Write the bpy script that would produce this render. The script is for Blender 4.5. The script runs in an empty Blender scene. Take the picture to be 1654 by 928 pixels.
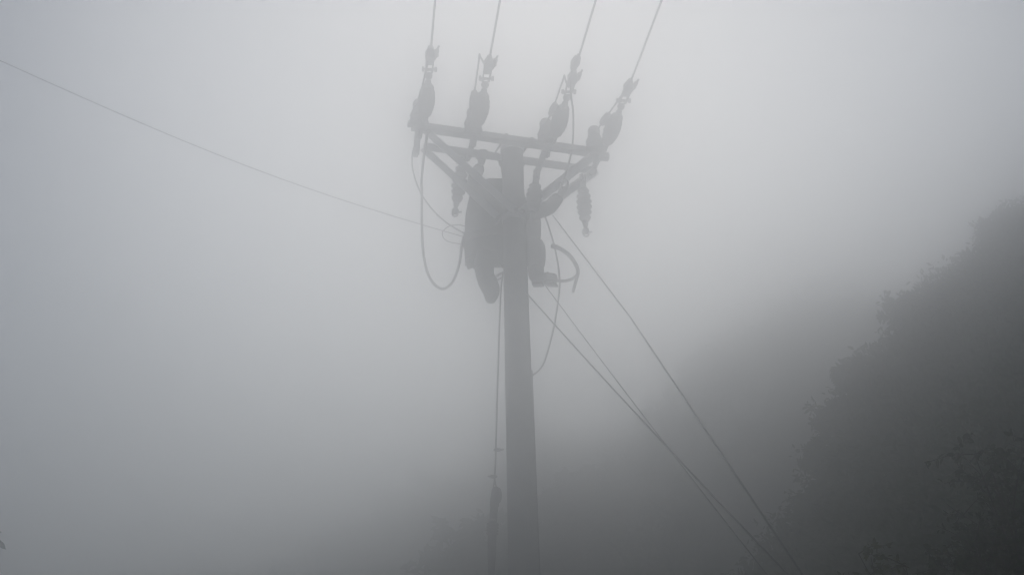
import bpy, bmesh, math, random
import numpy as np
from mathutils import Vector, Matrix, noise as mnoise

R = math.radians
scene = bpy.context.scene
C = bpy.context.collection

# ------------------------------------------------------------------ camera
FPX = 2200.0; W0, H0 = 1654.0, 928.0
PITCH, ROLL, EYE = R(24.0), R(1.5), 1.6
cf = Vector((0, math.cos(PITCH), math.sin(PITCH)))
u0 = Vector((0, -math.sin(PITCH), math.cos(PITCH)))
r0 = Vector((1, 0, 0))
cr = r0 * math.cos(ROLL) - u0 * math.sin(ROLL)
cu = u0 * math.cos(ROLL) + r0 * math.sin(ROLL)
CAM = Vector((0, 0, EYE))
cam_data = bpy.data.cameras.new('camera')
cam = bpy.data.objects.new('camera', cam_data); C.objects.link(cam)
cam_data.sensor_width = 36; cam_data.lens = FPX / W0 * 36
cam_data.clip_start = 0.1; cam_data.clip_end = 2000
M = Matrix((cr, cu, -cf)).transposed().to_4x4(); M.translation = CAM
cam.matrix_world = M
scene.camera = cam

# ------------------------------------------------------------------ light
SUN_EL = 33.5
SUN_AZ = 2.0           # degrees; azimuth to the right of the view direction
SUN_POWER = 0.5
SUN_ANGLE = 40.0
DUST = 0.8
SAT = 0.6
EXPO = -1.16
VB = 8
SKY = 0.13
world = bpy.data.worlds.new('World'); scene.world = world; world.use_nodes = True
nt = world.node_tree; nt.nodes.clear()
sky = nt.nodes.new('ShaderNodeTexSky'); sky.sky_type = 'NISHITA'; sky.sun_disc = False
sky.sun_elevation = R(SUN_EL); sky.sun_rotation = R(SUN_AZ)
sky.dust_density = DUST; sky.air_density = 1.0; sky.ozone_density = 1.0
hs = nt.nodes.new('ShaderNodeHueSaturation'); hs.inputs['Saturation'].default_value = SAT
bg = nt.nodes.new('ShaderNodeBackground'); bg.inputs['Strength'].default_value = SKY
wo = nt.nodes.new('ShaderNodeOutputWorld')
nt.links.new(sky.outputs[0], hs.inputs['Color']); nt.links.new(hs.outputs[0], bg.inputs['Color'])
nt.links.new(bg.outputs[0], wo.inputs['Surface'])
sl = bpy.data.lights.new('sun', 'SUN'); sl.energy = SUN_POWER; sl.angle = R(SUN_ANGLE); sl.color = (1.0, 0.99, 0.98)
sun = bpy.data.objects.new('sun', sl); C.objects.link(sun)
sd = Vector((math.sin(R(SUN_AZ)) * math.cos(R(SUN_EL)), math.cos(R(SUN_AZ)) * math.cos(R(SUN_EL)), math.sin(R(SUN_EL))))
sun.rotation_euler = sd.to_track_quat('Z', 'Y').to_euler(); sun.location = sd * 60
FOG_DENSITY = 0.187
FOG_G = 0.945
FOG_COLOR = (0.982, 0.987, 0.987, 1)
vs = scene.view_settings
vs.view_transform = 'Standard'; vs.look = 'None'; vs.exposure = EXPO; vs.gamma = 1.0; vs.use_curve_mapping = False
scene.cycles.volume_bounces = VB
scene.cycles.max_bounces = 12
scene.cycles.use_denoising = True
scene.cycles.filter_width = 1.1

# ------------------------------------------------------------------ helpers
def ray(px, py):
    return cf + cr * ((px - W0 / 2) / FPX) + cu * ((H0 / 2 - py) / FPX)
def P(px, py, depth): return CAM + ray(px, py) * depth
POLE_Y = 10.1
def Q(px, py, yoff=0.0):                # the point seen at a pixel, at a distance yoff behind the pole's axis plane
    d = ray(px, py); return CAM + d * ((POLE_Y + yoff) / d.y)
def pix(p):
    v = Vector(p) - CAM; z = v.dot(cf)
    return W0 / 2 + v.dot(cr) / z * FPX, H0 / 2 - v.dot(cu) / z * FPX, z

class Geo:
    def __init__(s): s.v = []; s.f = []
    def add(s, v, f):
        n = len(s.v); s.v += [Vector(p) for p in v]; s.f += [tuple(i + n for i in q) for q in f]; return s
    def box(s, c, ax, ay, az):          # centre and three half-axis vectors
        c = Vector(c); ax, ay, az = Vector(ax), Vector(ay), Vector(az)
        v = [c + ax * i + ay * j + az * k for k in (-1, 1) for j in (-1, 1) for i in (-1, 1)]
        return s.add(v, [(0, 2, 3, 1), (4, 5, 7, 6), (0, 1, 5, 4), (2, 6, 7, 3), (0, 4, 6, 2), (1, 3, 7, 5)])
    def beam(s, a, b, up, w, h):        # bar from a to b, w across, h along 'up'
        a, b = Vector(a), Vector(b); d = (b - a); x = d.normalized(); y = Vector(up).cross(x).normalized(); z = x.cross(y)
        return s.box((a + b) / 2, d / 2, y * (w / 2), z * (h / 2))
    def lathe(s, a, b, prof, n=16, caps=True):   # prof: list of (t in metres from a along a->b, radius)
        a, b = Vector(a), Vector(b); x = (b - a).normalized()
        y = x.orthogonal().normalized(); z = x.cross(y); v = []; f = []
        for t, r in prof:
            for k in range(n):
                an = 2 * math.pi * k / n; v.append(a + x * t + (y * math.cos(an) + z * math.sin(an)) * r)
        for i in range(len(prof) - 1):
            for k in range(n):
                k2 = (k + 1) % n; f.append((i * n + k, i * n + k2, (i + 1) * n + k2, (i + 1) * n + k))
        if caps:
            f.append(tuple(range(n - 1, -1, -1))); f.append(tuple(range((len(prof) - 1) * n, len(prof) * n)))
        return s.add(v, f)
    def tube(s, pts, r, n=8):
        pts = [Vector(p) for p in pts]; m = len(pts); rr = r if isinstance(r, (list, tuple)) else [r] * m
        t0 = (pts[1] - pts[0]).normalized(); y = t0.orthogonal().normalized(); v = []; f = []
        for i, p in enumerate(pts):
            t = (pts[min(i + 1, m - 1)] - pts[max(i - 1, 0)]).normalized()
            y = (y - t * y.dot(t)).normalized(); z = t.cross(y)
            for k in range(n):
                an = 2 * math.pi * k / n; v.append(p + (y * math.cos(an) + z * math.sin(an)) * rr[i])
        for i in range(m - 1):
            for k in range(n):
                k2 = (k + 1) % n; f.append((i * n + k, i * n + k2, (i + 1) * n + k2, (i + 1) * n + k))
        f.append(tuple(range(n - 1, -1, -1))); f.append(tuple(range((m - 1) * n, m * n)))
        return s.add(v, f)
    def ball(s, c, rad, n=12, m=8, ax=None):
        c = Vector(c); rx = Vector((rad, rad, rad)) if not hasattr(rad, '__len__') else Vector(rad); v = []; f = []
        for i in range(m + 1):
            th = math.pi * i / m
            for k in range(n):
                an = 2 * math.pi * k / n; q = Vector((math.sin(th) * math.cos(an) * rx.x, math.sin(th) * math.sin(an) * rx.y, math.cos(th) * rx.z))
                v.append(c + (ax @ q if ax else q))
        for i in range(m):
            for k in range(n):
                k2 = (k + 1) % n; f.append((i * n + k, (i + 1) * n + k, (i + 1) * n + k2, i * n + k2))
        return s.add(v, f)
    def torus(s, c, nrm, R0, r, n=20, m=8):
        nrm = Vector(nrm).normalized(); y = nrm.orthogonal().normalized(); z = nrm.cross(y); c = Vector(c); v = []; f = []
        for i in range(n):
            a = 2 * math.pi * i / n; d = y * math.cos(a) + z * math.sin(a)
            for k in range(m):
                b = 2 * math.pi * k / m; v.append(c + d * (R0 + r * math.cos(b)) + nrm * (r * math.sin(b)))
        for i in range(n):
            for k in range(m):
                f.append((i * m + k, ((i + 1) % n) * m + k, ((i + 1) % n) * m + (k + 1) % m, i * m + (k + 1) % m))
        return s.add(v, f)

def curve(pts, n=14):                   # Catmull-Rom through the points
    pts = [Vector(p) for p in pts]; q = [pts[0] * 2 - pts[1]] + pts + [pts[-1] * 2 - pts[-2]]; out = []
    for i in range(1, len(q) - 2):
        for k in range(n):
            t = k / n; a, b, c, d = q[i - 1], q[i], q[i + 1], q[i + 2]
            out.append(0.5 * ((2 * b) + (c - a) * t + (2 * a - 5 * b + 4 * c - d) * t * t + (3 * b - a - 3 * c + d) * t ** 3))
    out.append(pts[-1]); return out

def finish(o, smooth, angle=40):
    if smooth:
        o.data.shade_smooth()
        o.data.set_sharp_from_angle(angle=R(angle))
def mesh_obj(name, geo, mat, parent=None, origin=None, smooth=True, bevel=0.0):
    org = Vector(origin) if origin is not None else Vector((0, 0, 0))
    if parent is not None: org = ORG[parent.name]
    me = bpy.data.meshes.new(name); me.from_pydata([p - org for p in geo.v], [], geo.f); me.update()
    bm = bmesh.new(); bm.from_mesh(me); bmesh.ops.recalc_face_normals(bm, faces=bm.faces); bm.to_mesh(me); bm.free()
    me.materials.append(mat); o = bpy.data.objects.new(name, me); C.objects.link(o)
    if parent is not None: o.parent = parent; ORG[o.name] = org
    else: o.location = org; ORG[o.name] = org
    finish(o, smooth)
    if bevel:
        b = o.modifiers.new('bevel', 'BEVEL'); b.width = bevel; b.segments = 2; b.limit_method = 'ANGLE'
    return o
ORG = {}
def tag(o, label, cat, group=None, kind=None):
    if label: o['label'] = label
    if cat: o['category'] = cat
    if group: o['group'] = group
    if kind: o['kind'] = kind
    return o
def thing(name, loc, label, cat, group=None):
    o = bpy.data.objects.new(name, None); C.objects.link(o); o.location = loc; o.empty_display_size = 0.1
    ORG[o.name] = Vector(loc); return tag(o, label, cat, group)

# ------------------------------------------------------------------ materials
def mat(name, base, rough=0.6, metal=0.0, var=0.25, scale=6.0, bump=0.0, bscale=40.0, spec=0.5, col2=None):
    m = bpy.data.materials.new(name); m.use_nodes = True; t = m.node_tree; b = t.nodes['Principled BSDF']
    tc = t.nodes.new('ShaderNodeTexCoord'); nz = t.nodes.new('ShaderNodeTexNoise'); nz.inputs['Scale'].default_value = scale
    nz.inputs['Detail'].default_value = 6; t.links.new(tc.outputs['Object'], nz.inputs['Vector'])
    rp = t.nodes.new('ShaderNodeValToRGB'); rp.color_ramp.elements[0].position = 0.3; rp.color_ramp.elements[1].position = 0.72
    c2 = col2 or tuple(min(1, c * (1 + var)) for c in base); c1 = tuple(c * (1 - var) for c in base)
    rp.color_ramp.elements[0].color = (*c1, 1); rp.color_ramp.elements[1].color = (*c2, 1)
    t.links.new(nz.outputs['Fac'], rp.inputs['Fac']); t.links.new(rp.outputs['Color'], b.inputs['Base Color'])
    b.inputs['Roughness'].default_value = rough; b.inputs['Metallic'].default_value = metal
    b.inputs['Specular IOR Level'].default_value = spec
    if bump:
        n2 = t.nodes.new('ShaderNodeTexNoise'); n2.inputs['Scale'].default_value = bscale; n2.inputs['Detail'].default_value = 4
        t.links.new(tc.outputs['Object'], n2.inputs['Vector'])
        bp = t.nodes.new('ShaderNodeBump'); bp.inputs['Strength'].default_value = bump; bp.inputs['Distance'].default_value = 0.02
        t.links.new(n2.outputs['Fac'], bp.inputs['Height']); t.links.new(bp.outputs['Normal'], b.inputs['Normal'])
    return m
LK = 1.0
def leaf_mat(name, c1, c2, rough=0.45):
    c1 = tuple(q * LK for q in c1); c2 = tuple(q * LK for q in c2)
    m = bpy.data.materials.new(name); m.use_nodes = True; t = m.node_tree; b = t.nodes['Principled BSDF']
    g = t.nodes.new('ShaderNodeNewGeometry'); rp = t.nodes.new('ShaderNodeValToRGB')
    rp.color_ramp.elements[0].color = (*c1, 1); rp.color_ramp.elements[1].color = (*c2, 1)
    t.links.new(g.outputs['Random Per Island'], rp.inputs['Fac']); t.links.new(rp.outputs['Color'], b.inputs['Base Color'])
    b.inputs['Roughness'].default_value = rough
    tl = t.nodes.new('ShaderNodeBsdfTranslucent'); t.links.new(rp.outputs['Color'], tl.inputs['Color'])
    mx = t.nodes.new('ShaderNodeMixShader'); mx.inputs[0].default_value = 0.4
    out = t.nodes['Material Output']; t.links.new(b.outputs[0], mx.inputs[1]); t.links.new(tl.outputs[0], mx.inputs[2]); t.links.new(mx.outputs[0], out.inputs['Surface'])
    return m
m_conc = mat('weathered_concrete', (0.17, 0.17, 0.165), 0.75, var=0.45, scale=5, bump=0.25, bscale=60)
m_galv = mat('galvanised_steel', (0.74, 0.75, 0.76), 0.4, metal=0.15, var=0.12, scale=14, bump=0.05)
m_dgalv = mat('dull_galvanised_steel', (0.24, 0.245, 0.25), 0.55, metal=0.5, var=0.25, scale=18, bump=0.08)
m_iron = mat('cast_iron_fitting', (0.14, 0.14, 0.145), 0.55, metal=0.5, var=0.3, scale=20)
m_insul = mat('grey_brown_porcelain', (0.13, 0.12, 0.115), 0.22, var=0.15, scale=8)
m_cable = mat('black_cable_sheath', (0.035, 0.035, 0.038), 0.5, var=0.2, scale=30)
m_wire = mat('aluminium_strand', (0.2, 0.2, 0.205), 0.5, metal=0.6, var=0.2, scale=60)
m_steelw = mat('steel_guy_strand', (0.12, 0.12, 0.125), 0.6, metal=0.4, var=0.25, scale=60)
m_rope = mat('work_rope', (0.16, 0.155, 0.14), 0.9, var=0.3, scale=60)
m_coat = mat('wet_olive_rain_jacket', (0.055, 0.06, 0.045), 0.5, var=0.3, scale=9, bump=0.3, bscale=22)
m_trous = mat('dark_work_trousers', (0.035, 0.037, 0.042), 0.75, var=0.3, scale=12, bump=0.2)
m_boot = mat('black_rubber_boot', (0.022, 0.022, 0.024), 0.45, var=0.3, scale=14)
m_skin = mat('skin', (0.42, 0.27, 0.20), 0.55, var=0.08, scale=20)
m_glove = mat('grey_work_glove', (0.12, 0.12, 0.115), 0.8, var=0.2, scale=30)
m_helmet = mat('work_helmet', (0.35, 0.34, 0.30), 0.3, var=0.08, scale=6)
m_belt = mat('webbing_belt', (0.09, 0.075, 0.05), 0.8, var=0.2, scale=30)
m_eye = mat('eye', (0.6, 0.58, 0.55), 0.2, var=0.05)
m_ground = mat('wet_earth', (0.05, 0.047, 0.035), 0.85, var=0.4, scale=0.8, bump=0.5, bscale=5, col2=(0.045, 0.06, 0.025))
m_bark = mat('wet_bark', (0.045, 0.036, 0.028), 0.85, var=0.35, scale=14, bump=0.4)
m_leaf = leaf_mat('scrub_leaf', (0.03, 0.07, 0.02), (0.07, 0.12, 0.04))
m_leaf2 = leaf_mat('yellow_green_leaf', (0.05, 0.07, 0.016), (0.11, 0.13, 0.03))
m_leafg = leaf_mat('glossy_leaf', (0.04, 0.07, 0.03), (0.1, 0.13, 0.06), 0.2)

# ------------------------------------------------------------------ terrain
NSCALE = 0.54                            # how near the three ridges stand
MSCALE = 0.72
FSCALE = 0.62
def hill(pts, HSCALE, dy=0):                          # (pixel x, pixel y, ridge distance) -> azimuth, tan(elevation), distance
    a, t, d = [], [], []
    for px, py, r in pts:
        v = ray(px, py + dy); a.append(math.atan2(v.x, v.y)); t.append(v.z / math.hypot(v.x, v.y)); d.append(r * HSCALE)
    i = np.argsort(a); return np.array(a)[i], np.array(t)[i], np.array(d)[i]
near_pts = [(1040, 1180, 17.5), (1120, 1050, 17.5), (1180, 935, 18.6), (1240, 855, 18.6), (1280, 795, 18.6), (1310, 735, 18.6), (1325, 695, 18.6), (1336, 662, 18.6),
            (1360, 630, 18.6), (1372, 588, 18.6), (1388, 553, 18.9), (1412, 518, 19.4), (1460, 463, 20.4), (1540, 395, 22), (1600, 345, 24), (1654, 298, 25.5),
            (1760, 235, 26), (1950, 200, 25), (2250, 200, 22), (2700, 260, 18)]
mid_pts = [(-300, 1250, 30), (200, 1130, 28), (450, 1040, 27), (600, 985, 18.5), (680, 940, 19.5), (705, 905, 19.5), (740, 885, 19.5), (790, 830, 20), (850, 785, 20.5), (900, 772, 22), (930, 756, 23.5),
           (1000, 712, 26.5), (1060, 660, 27.5), (1150, 580, 30), (1250, 510, 32), (1330, 470, 33), (1450, 440, 33), (1700, 430, 33), (2200, 460, 32)]
far_pts = [(-600, 1150, 44), (0, 1040, 44), (300, 965, 43), (430, 932, 42), (550, 880, 42), (700, 815, 42), (780, 770, 42), (900, 725, 42), (1000, 715, 42), (1150, 715, 42), (1400, 720, 42), (2000, 760, 42)]
HILLS = [(hill(near_pts, NSCALE, 52), None, 1.0), (hill(mid_pts, MSCALE, 66), 15.5 * MSCALE, 1.05), (hill(far_pts, FSCALE, 45), 27.0 * FSCALE, 1.0)]
def fbm(x, y, s, seed):
    rs = np.random.RandomState(seed); out = np.zeros_like(x)
    for o in range(5):
        for k in range(3):
            an = rs.uniform(0, 6.28); ph = rs.uniform(0, 6.28); fr = s * 1.9 ** o * rs.uniform(0.8, 1.25)
            out += np.sin((x * math.cos(an) + y * math.sin(an)) * fr + ph + 1.3 * np.sin((y * math.cos(an) - x * math.sin(an)) * fr * 0.7 + ph * 2)) * 0.55 ** o
    return out / 3
def height(x, y):
    x = np.asarray(x, float); y = np.asarray(y, float)
    az = np.arctan2(x, y); r = np.hypot(x, y); z = 0.06 * fbm(x, y, 0.5, 1)
    for (a, t, d), rs, k in HILLS:
        if rs is None: rs = np.interp(az, [math.atan2(ray(q, 800).x, ray(q, 800).y) for q in (1100, 1300, 1500, 1654, 1900)], [5.8, 4.4, 2.0, 1.1, 0.9])
        T = np.interp(az, a, t); D = np.interp(az, a, d)
        fade = np.clip((az - (a[0] - 0.35)) / 0.35, 0, 1) * np.clip(((a[-1] + 0.9) - az) / 0.9, 0, 1); fade = fade * fade * (3 - 2 * fade)
        top = np.maximum((EYE + D * T) * fade, 0)
        u = np.clip((r - rs) / (D - rs), 0, 1)
        up = top * (u ** k) * (1 - 0.0 * u)
        down = top - (r - D) * 0.55
        h = np.where(r < D, up, np.maximum(down, 0))
        h = h + 0.16 * fbm(x, y, 0.75, 7) * np.clip(h / 3, 0, 1) * np.where(r < D, 1 - 0.8 * u ** 6, 1)
        z = np.maximum(z, h)
    return z
def H(x, y): return float(height(np.array([x]), np.array([y]))[0])
def build_terrain():
    az = np.concatenate([np.linspace(-math.pi, -0.55, 60, endpoint=False), np.linspace(-0.55, 0.75, 420, endpoint=False), np.linspace(0.75, math.pi, 60)])
    rr = np.concatenate([np.linspace(0.4, 4, 12, endpoint=False), np.linspace(4, 34, 170, endpoint=False), np.linspace(34, 58, 50)])
    A, RR = np.meshgrid(az, rr, indexing='ij'); X = RR * np.sin(A); Y = RR * np.cos(A); Z = height(X, Y)
    na, nr = len(az), len(rr)
    v = np.stack([X, Y, Z], -1).reshape(-1, 3).tolist(); f = []
    for i in range(na - 1):
        for j in range(nr - 1): f.append((i * nr + j, (i + 1) * nr + j, (i + 1) * nr + j + 1, i * nr + j + 1))
    f.append(tuple(i * nr for i in range(na - 1)))
    g = Geo(); g.v = [Vector(p) for p in v]; g.f = f
    o = mesh_obj('ground', g, m_ground); o['kind'] = 'structure'
    o['label'] = 'dark scrub-covered mountain slopes rising out of the valley floor'
    return o
ground = build_terrain()

# ------------------------------------------------------------------ leaves
def leaf_mesh(name, centers, dirs, sizes, material, parent=None, origin=None, wratio=0.42):
    n = len(centers); rs = np.random.RandomState(n)
    d = dirs / np.linalg.norm(dirs, axis=1, keepdims=True)
    q = rs.normal(size=(n, 3)); s = np.cross(d, q); s /= np.linalg.norm(s, axis=1, keepdims=True); nn = np.cross(d, s)
    L = sizes[:, None]; w = L * wratio * 0.5
    v = np.empty((n, 6, 3)); v[:, 0] = centers - d * L * 0.5; v[:, 3] = centers + d * L * 0.5 - nn * L * 0.12
    v[:, 1] = centers - d * L * 0.18 + s * w * 0.95 + nn * L * 0.07; v[:, 2] = centers + d * L * 0.2 + s * w * 0.8 + nn * L * 0.03
    v[:, 5] = centers - d * L * 0.18 - s * w * 0.95 + nn * L * 0.07; v[:, 4] = centers + d * L * 0.2 - s * w * 0.8 + nn * L * 0.03
    org = np.array(ORG[parent.name] if parent is not None else (origin if origin is not None else (0, 0, 0)))
    v = v.reshape(-1, 3) - org
    me = bpy.data.meshes.new(name); me.vertices.add(n * 6); me.vertices.foreach_set('co', v.ravel())
    idx = (np.arange(n)[:, None] * 6 + np.array([0, 1, 2, 3, 0, 3, 4, 5])).ravel()
    me.loops.add(n * 8); me.loops.foreach_set('vertex_index', idx.astype(np.int32))
    me.polygons.add(n * 2); me.polygons.foreach_set('loop_start', (np.arange(n * 2) * 4).astype(np.int32))
    me.update(calc_edges=True); me.validate(); me.materials.append(material)
    o = bpy.data.objects.new(name, me); C.objects.link(o)
    if parent is not None: o.parent = parent
    else: o.location = org
    return o
def scrub(name, label, pxr, rr, n_clump, n_leaf, size, rad, seed, material):
    rs = np.random.RandomState(seed)
    px = rs.uniform(pxr[0], pxr[1], n_clump); az = np.array([math.atan2(ray(p, 800).x, ray(p, 800).y) for p in px])
    r = rr[0] + (rr[1] - rr[0]) * rs.uniform(0, 1, n_clump) ** 0.8
    x = r * np.sin(az); y = r * np.cos(az); z = height(x, y); keep = z > 0.9
    x, y, z = x[keep], y[keep], z[keep]; k = len(x)
    cr_ = rs.uniform(rad[0], rad[1], k)
    c = np.stack([x, y, z + cr_ * 0.3], -1)
    u = rs.normal(size=(k, n_leaf, 3)); u /= np.linalg.norm(u, axis=2, keepdims=True)
    rad_ = rs.uniform(0.35, 1.0, (k, n_leaf, 1)) ** 0.5 * (1 + 0.12 * rs.normal(size=(k, n_leaf, 1)))
    pts = c[:, None] + u * rad_ * cr_[:, None, None] * np.array([1, 1, 0.8])
    d = u + rs.normal(size=u.shape) * 0.6 + np.array([0, 0, -0.15])
    pts = pts.reshape(-1, 3); d = d.reshape(-1, 3)
    o = leaf_mesh(name, pts, d, rs.uniform(size[0], size[1], len(pts)), material)
    o['kind'] = 'stuff'; o['label'] = label; o['category'] = 'scrub'
    return o
scrub('hillside_scrub', 'dark green scrub covering the near slope at the right', (1060, 1900), (3.2, 25.5 * NSCALE), 3300, 90, (0.03, 0.065), (0.09, 0.25), 3, m_leaf)
scrub('ridge_woodland', 'fog-faded woodland on the middle ridge behind the pole', (430, 1500), (18 * MSCALE, 34 * MSCALE), 1500, 60, (0.08, 0.2), (0.2, 0.5), 9, m_leaf)
scrub('distant_woodland', 'barely visible woodland on the farthest ridge', (200, 1400), (33 * FSCALE, 43 * FSCALE), 600, 45, (0.25, 0.5), (0.4, 1.0), 11, m_leaf)

RG = 'trees on the right-hand ridge'
def tree(name, label, base, h, cw, seed, group, n=1500, leaf=(0.1, 0.2), material=None, lean=(0, 0)):
    rs = np.random.RandomState(seed); base = Vector(base)
    if group: k_ = NSCALE if group == RG else MSCALE; h *= k_; cw *= k_; leaf = (leaf[0] * k_, leaf[1] * k_)
    t = thing(name, base, label, 'tree', group)
    g = Geo(); tip = base + Vector((lean[0] * h, lean[1] * h, h * 0.93)); mid = (base + tip) / 2 + Vector(rs.normal(size=3) * 0.05 * h)
    sp = curve([base - Vector((0, 0, 0.25)), base.lerp(mid, 0.5), mid, tip], 6)
    r0_ = 0.028 * h + 0.015
    g.tube(sp, [r0_ * (1 - 0.85 * i / (len(sp) - 1)) for i in range(len(sp))], 8)
    ends = []
    for k in range(11):
        i = int((0.3 + 0.65 * k / 11) * (len(sp) - 1)); a = sp[i]; an = k * 2.4 + rs.uniform(-0.4, 0.4)
        L = cw * (1.0 - 0.55 * k / 11) * rs.uniform(0.7, 1.15)
        b = a + Vector((math.cos(an) * L, math.sin(an) * L, L * rs.uniform(0.25, 0.8)))
        m_ = (a + b) / 2 + Vector((0, 0, -0.06 * L)); q = curve([a, m_, b], 4); rr = r0_ * 0.4 * (1 - 0.5 * k / 11)
        g.tube(q, [rr * (1 - 0.8 * j / (len(q) - 1)) for j in range(len(q))], 6); ends += [b, m_, q[6]]
    ends.append(tip)
    mesh_obj('trunk', g, m_bark, t)
    E = np.array([list(e) for e in ends]); k = rs.randint(0, len(E), n); sc = cw * rs.uniform(0.16, 0.38, len(E))
    u = rs.normal(size=(n, 3)); u /= np.linalg.norm(u, axis=1, keepdims=True)
    pts = E[k] + u * (rs.uniform(0, 1, (n, 1)) ** 0.5) * sc[k][:, None]
    leaf_mesh('crown', pts, u + rs.normal(size=u.shape) * 0.5 + np.array([0, 0, -0.3]), rs.uniform(leaf[0], leaf[1], n), material or m_leaf, t)
    return t
def on_slope(px, py, frac_r):           # a foot point on the terrain along a pixel column, at a given distance
    frac_r = frac_r * (NSCALE if px > 1100 else MSCALE)
    v = ray(px, py); a = math.atan2(v.x, v.y); x, y = frac_r * math.sin(a), frac_r * math.cos(a); return Vector((x, y, H(x, y)))
RG = 'trees on the right-hand ridge'
tree('ridge_tree', 'small bushy tree jutting from the cliff edge halfway up the right ridge', on_slope(1382, 585, 18.4), 0.55, 0.3, 21, RG, 900, (0.07, 0.14), lean=(-0.25, 0))
tree('ridge_tree', 'rounded tree on the step of the right ridge below the jutting one', on_slope(1346, 660, 18.4), 0.55, 0.36, 22, RG, 1000, (0.07, 0.14))
tree('ridge_tree', 'lowest small tree on the edge of the right ridge', on_slope(1322, 730, 18.4), 0.5, 0.32, 23, RG, 900, (0.07, 0.14))
tree('ridge_tree', 'fog-faded tree on the shoulder of the right ridge', on_slope(1455, 470, 20.2), 0.5, 0.4, 24, RG, 900, (0.07, 0.15))
tree('ridge_tree', 'topmost faint tree on the right ridge beside the frame edge', on_slope(1610, 350, 24.0), 0.55, 0.45, 25, RG, 900, (0.08, 0.16))
MG = 'faint trees on the middle ridge'
tree('ridge_tree', 'pale slender sapling sticking up left of the hanging cable fitting', on_slope(712, 900, 19.3), 1.3, 0.5, 31, MG, 260, (0.12, 0.26))
tree('ridge_tree', 'faint bushy tree right behind the ribbed cable fitting', on_slope(765, 860, 19.5), 0.9, 0.6, 32, MG, 900, (0.12, 0.26))
tree('ridge_tree', 'faint conical tree just right of the pole on the middle ridge', on_slope(908, 750, 22.3), 1.0, 0.5, 33, MG, 800, (0.12, 0.26))
tree('ridge_tree', 'faint broad tree on the crest of the middle ridge', on_slope(938, 735, 23.6), 1.0, 0.6, 34, MG, 900, (0.12, 0.26))

def shrub(name, label, foot, h, spread, seed, nstem, nleaf, leaf, material):
    rs = np.random.RandomState(seed); foot = Vector(foot); t = thing(name, foot, label, 'shrub', 'leafy shrubs at the lower right')
    g = Geo(); pts = []; dr = []
    for k in range(nstem):
        an = rs.uniform(0, 6.28); L = h * rs.uniform(0.5, 1.0); sp_ = spread * rs.uniform(0.2, 1) * (1.25 - 0.5 * L / h)
        e = foot + Vector((math.cos(an) * sp_, math.sin(an) * sp_, L)); m_ = foot.lerp(e, 0.5) + Vector((rs.normal() * 0.04, rs.normal() * 0.04, 0.12 * L))
        q = curve([foot - Vector((0, 0, 0.1)), m_, e], 10); g.tube(q, [0.006 * (1 - 0.8 * j / (len(q) - 1)) for j in range(len(q))], 6)
        for w_ in range(5):                       # twigs
            b_ = q[rs.randint(len(q) // 2, len(q))]; u_ = Vector((rs.normal(), rs.normal(), rs.uniform(-0.2, 0.9))).normalized() * rs.uniform(0.06, 0.16)
            tw = curve([b_, b_ + u_ * 0.5 + Vector((0, 0, 0.01)), b_ + u_], 4); g.tube(tw, [0.0022 * (1 - 0.6 * j / (len(tw) - 1)) for j in range(len(tw))], 4)
            for j in range(nleaf // 5):
                p = tw[rs.randint(1, len(tw))]; o_ = (Vector(rs.normal(size=3)) + u_.normalized() * 0.6 - Vector((0, 0, 0.3))).normalized()
                pts.append(list(p + o_ * leaf[1] * 0.5)); dr.append(list(o_))
    mesh_obj('stem', g, m_bark, t)
    leaf_mesh('foliage', np.array(pts), np.array(dr), rs.uniform(leaf[0], leaf[1], len(pts)), material, t, wratio=0.5)
    return t
def foot_at(px, r):
    v = ray(px, 900); a = math.atan2(v.x, v.y); x, y = r * math.sin(a), r * math.cos(a); return Vector((x, y, H(x, y)))
for lab, px, top_y, r, sp_, sd_, ns, nl_, ml in [
        ('tall glossy-leaved shrub at the right frame edge', 1676, 690, 4.7, 0.34, 41, 34, 70, m_leafg), ('glossy shrub in the bottom right corner', 1632, 850, 4.5, 0.32, 42, 34, 70, m_leafg),
        ('low dark shrub left of the corner shrub at the bottom edge', 1560, 895, 4.6, 0.3, 43, 30, 70, m_leafg),
        ('rounded yellowish green shrub at the bottom edge, leftmost of the shrubs', 1475, 885, 4.8, 0.40, 47, 46, 80, m_leaf2)]:
    fp = foot_at(px, r); tv = ray(px, top_y); tz = EYE + r * tv.z / math.hypot(tv.x, tv.y)
    shrub('leafy_shrub', lab, fp, tz - fp.z, sp_, sd_, ns, nl_, (0.016, 0.032), ml)

# ------------------------------------------------------------------ utility pole
pole_top = Q(827, 232); PX, PY = pole_top.x, POLE_Y
PZ = pole_top.z; base = Vector((PX, PY, 0))
pole = thing('utility_pole', base, 'tall tapered concrete utility pole with double steel crossarm and braces', 'utility pole')
def pole_r(z): return 0.0905 + (PZ - z) / 75 / 2
g = Geo(); prof = [(0.0, pole_r(-0.4))] + [(0.4 + PZ * k / 14, pole_r(PZ * k / 14)) for k in range(15)]
prof[-1] = (PZ + 0.4 - 0.012, pole_r(PZ)); prof.append((PZ + 0.4, pole_r(PZ) - 0.012))
g.lathe(base - Vector((0, 0, 0.4)), pole_top, prof, 40); mesh_obj('shaft', g, m_conc, pole)
PSI = R(19.0); bu = Vector((math.cos(PSI), math.sin(PSI), 0)); bn = Vector((math.sin(PSI), -math.cos(PSI), 0)); UP = Vector((0, 0, 1))
def bar_point(px, off, z):              # point on the line of a crossarm (offset off towards the viewer) seen at pixel column px
    o = Vector((PX, PY, z)) + bn * off; lo, hi = -1.6, 1.6
    for _ in range(50):
        md = (lo + hi) / 2
        if pix(o + bu * md)[0] < px: lo = md
        else: hi = md
    return o + bu * lo
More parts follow.
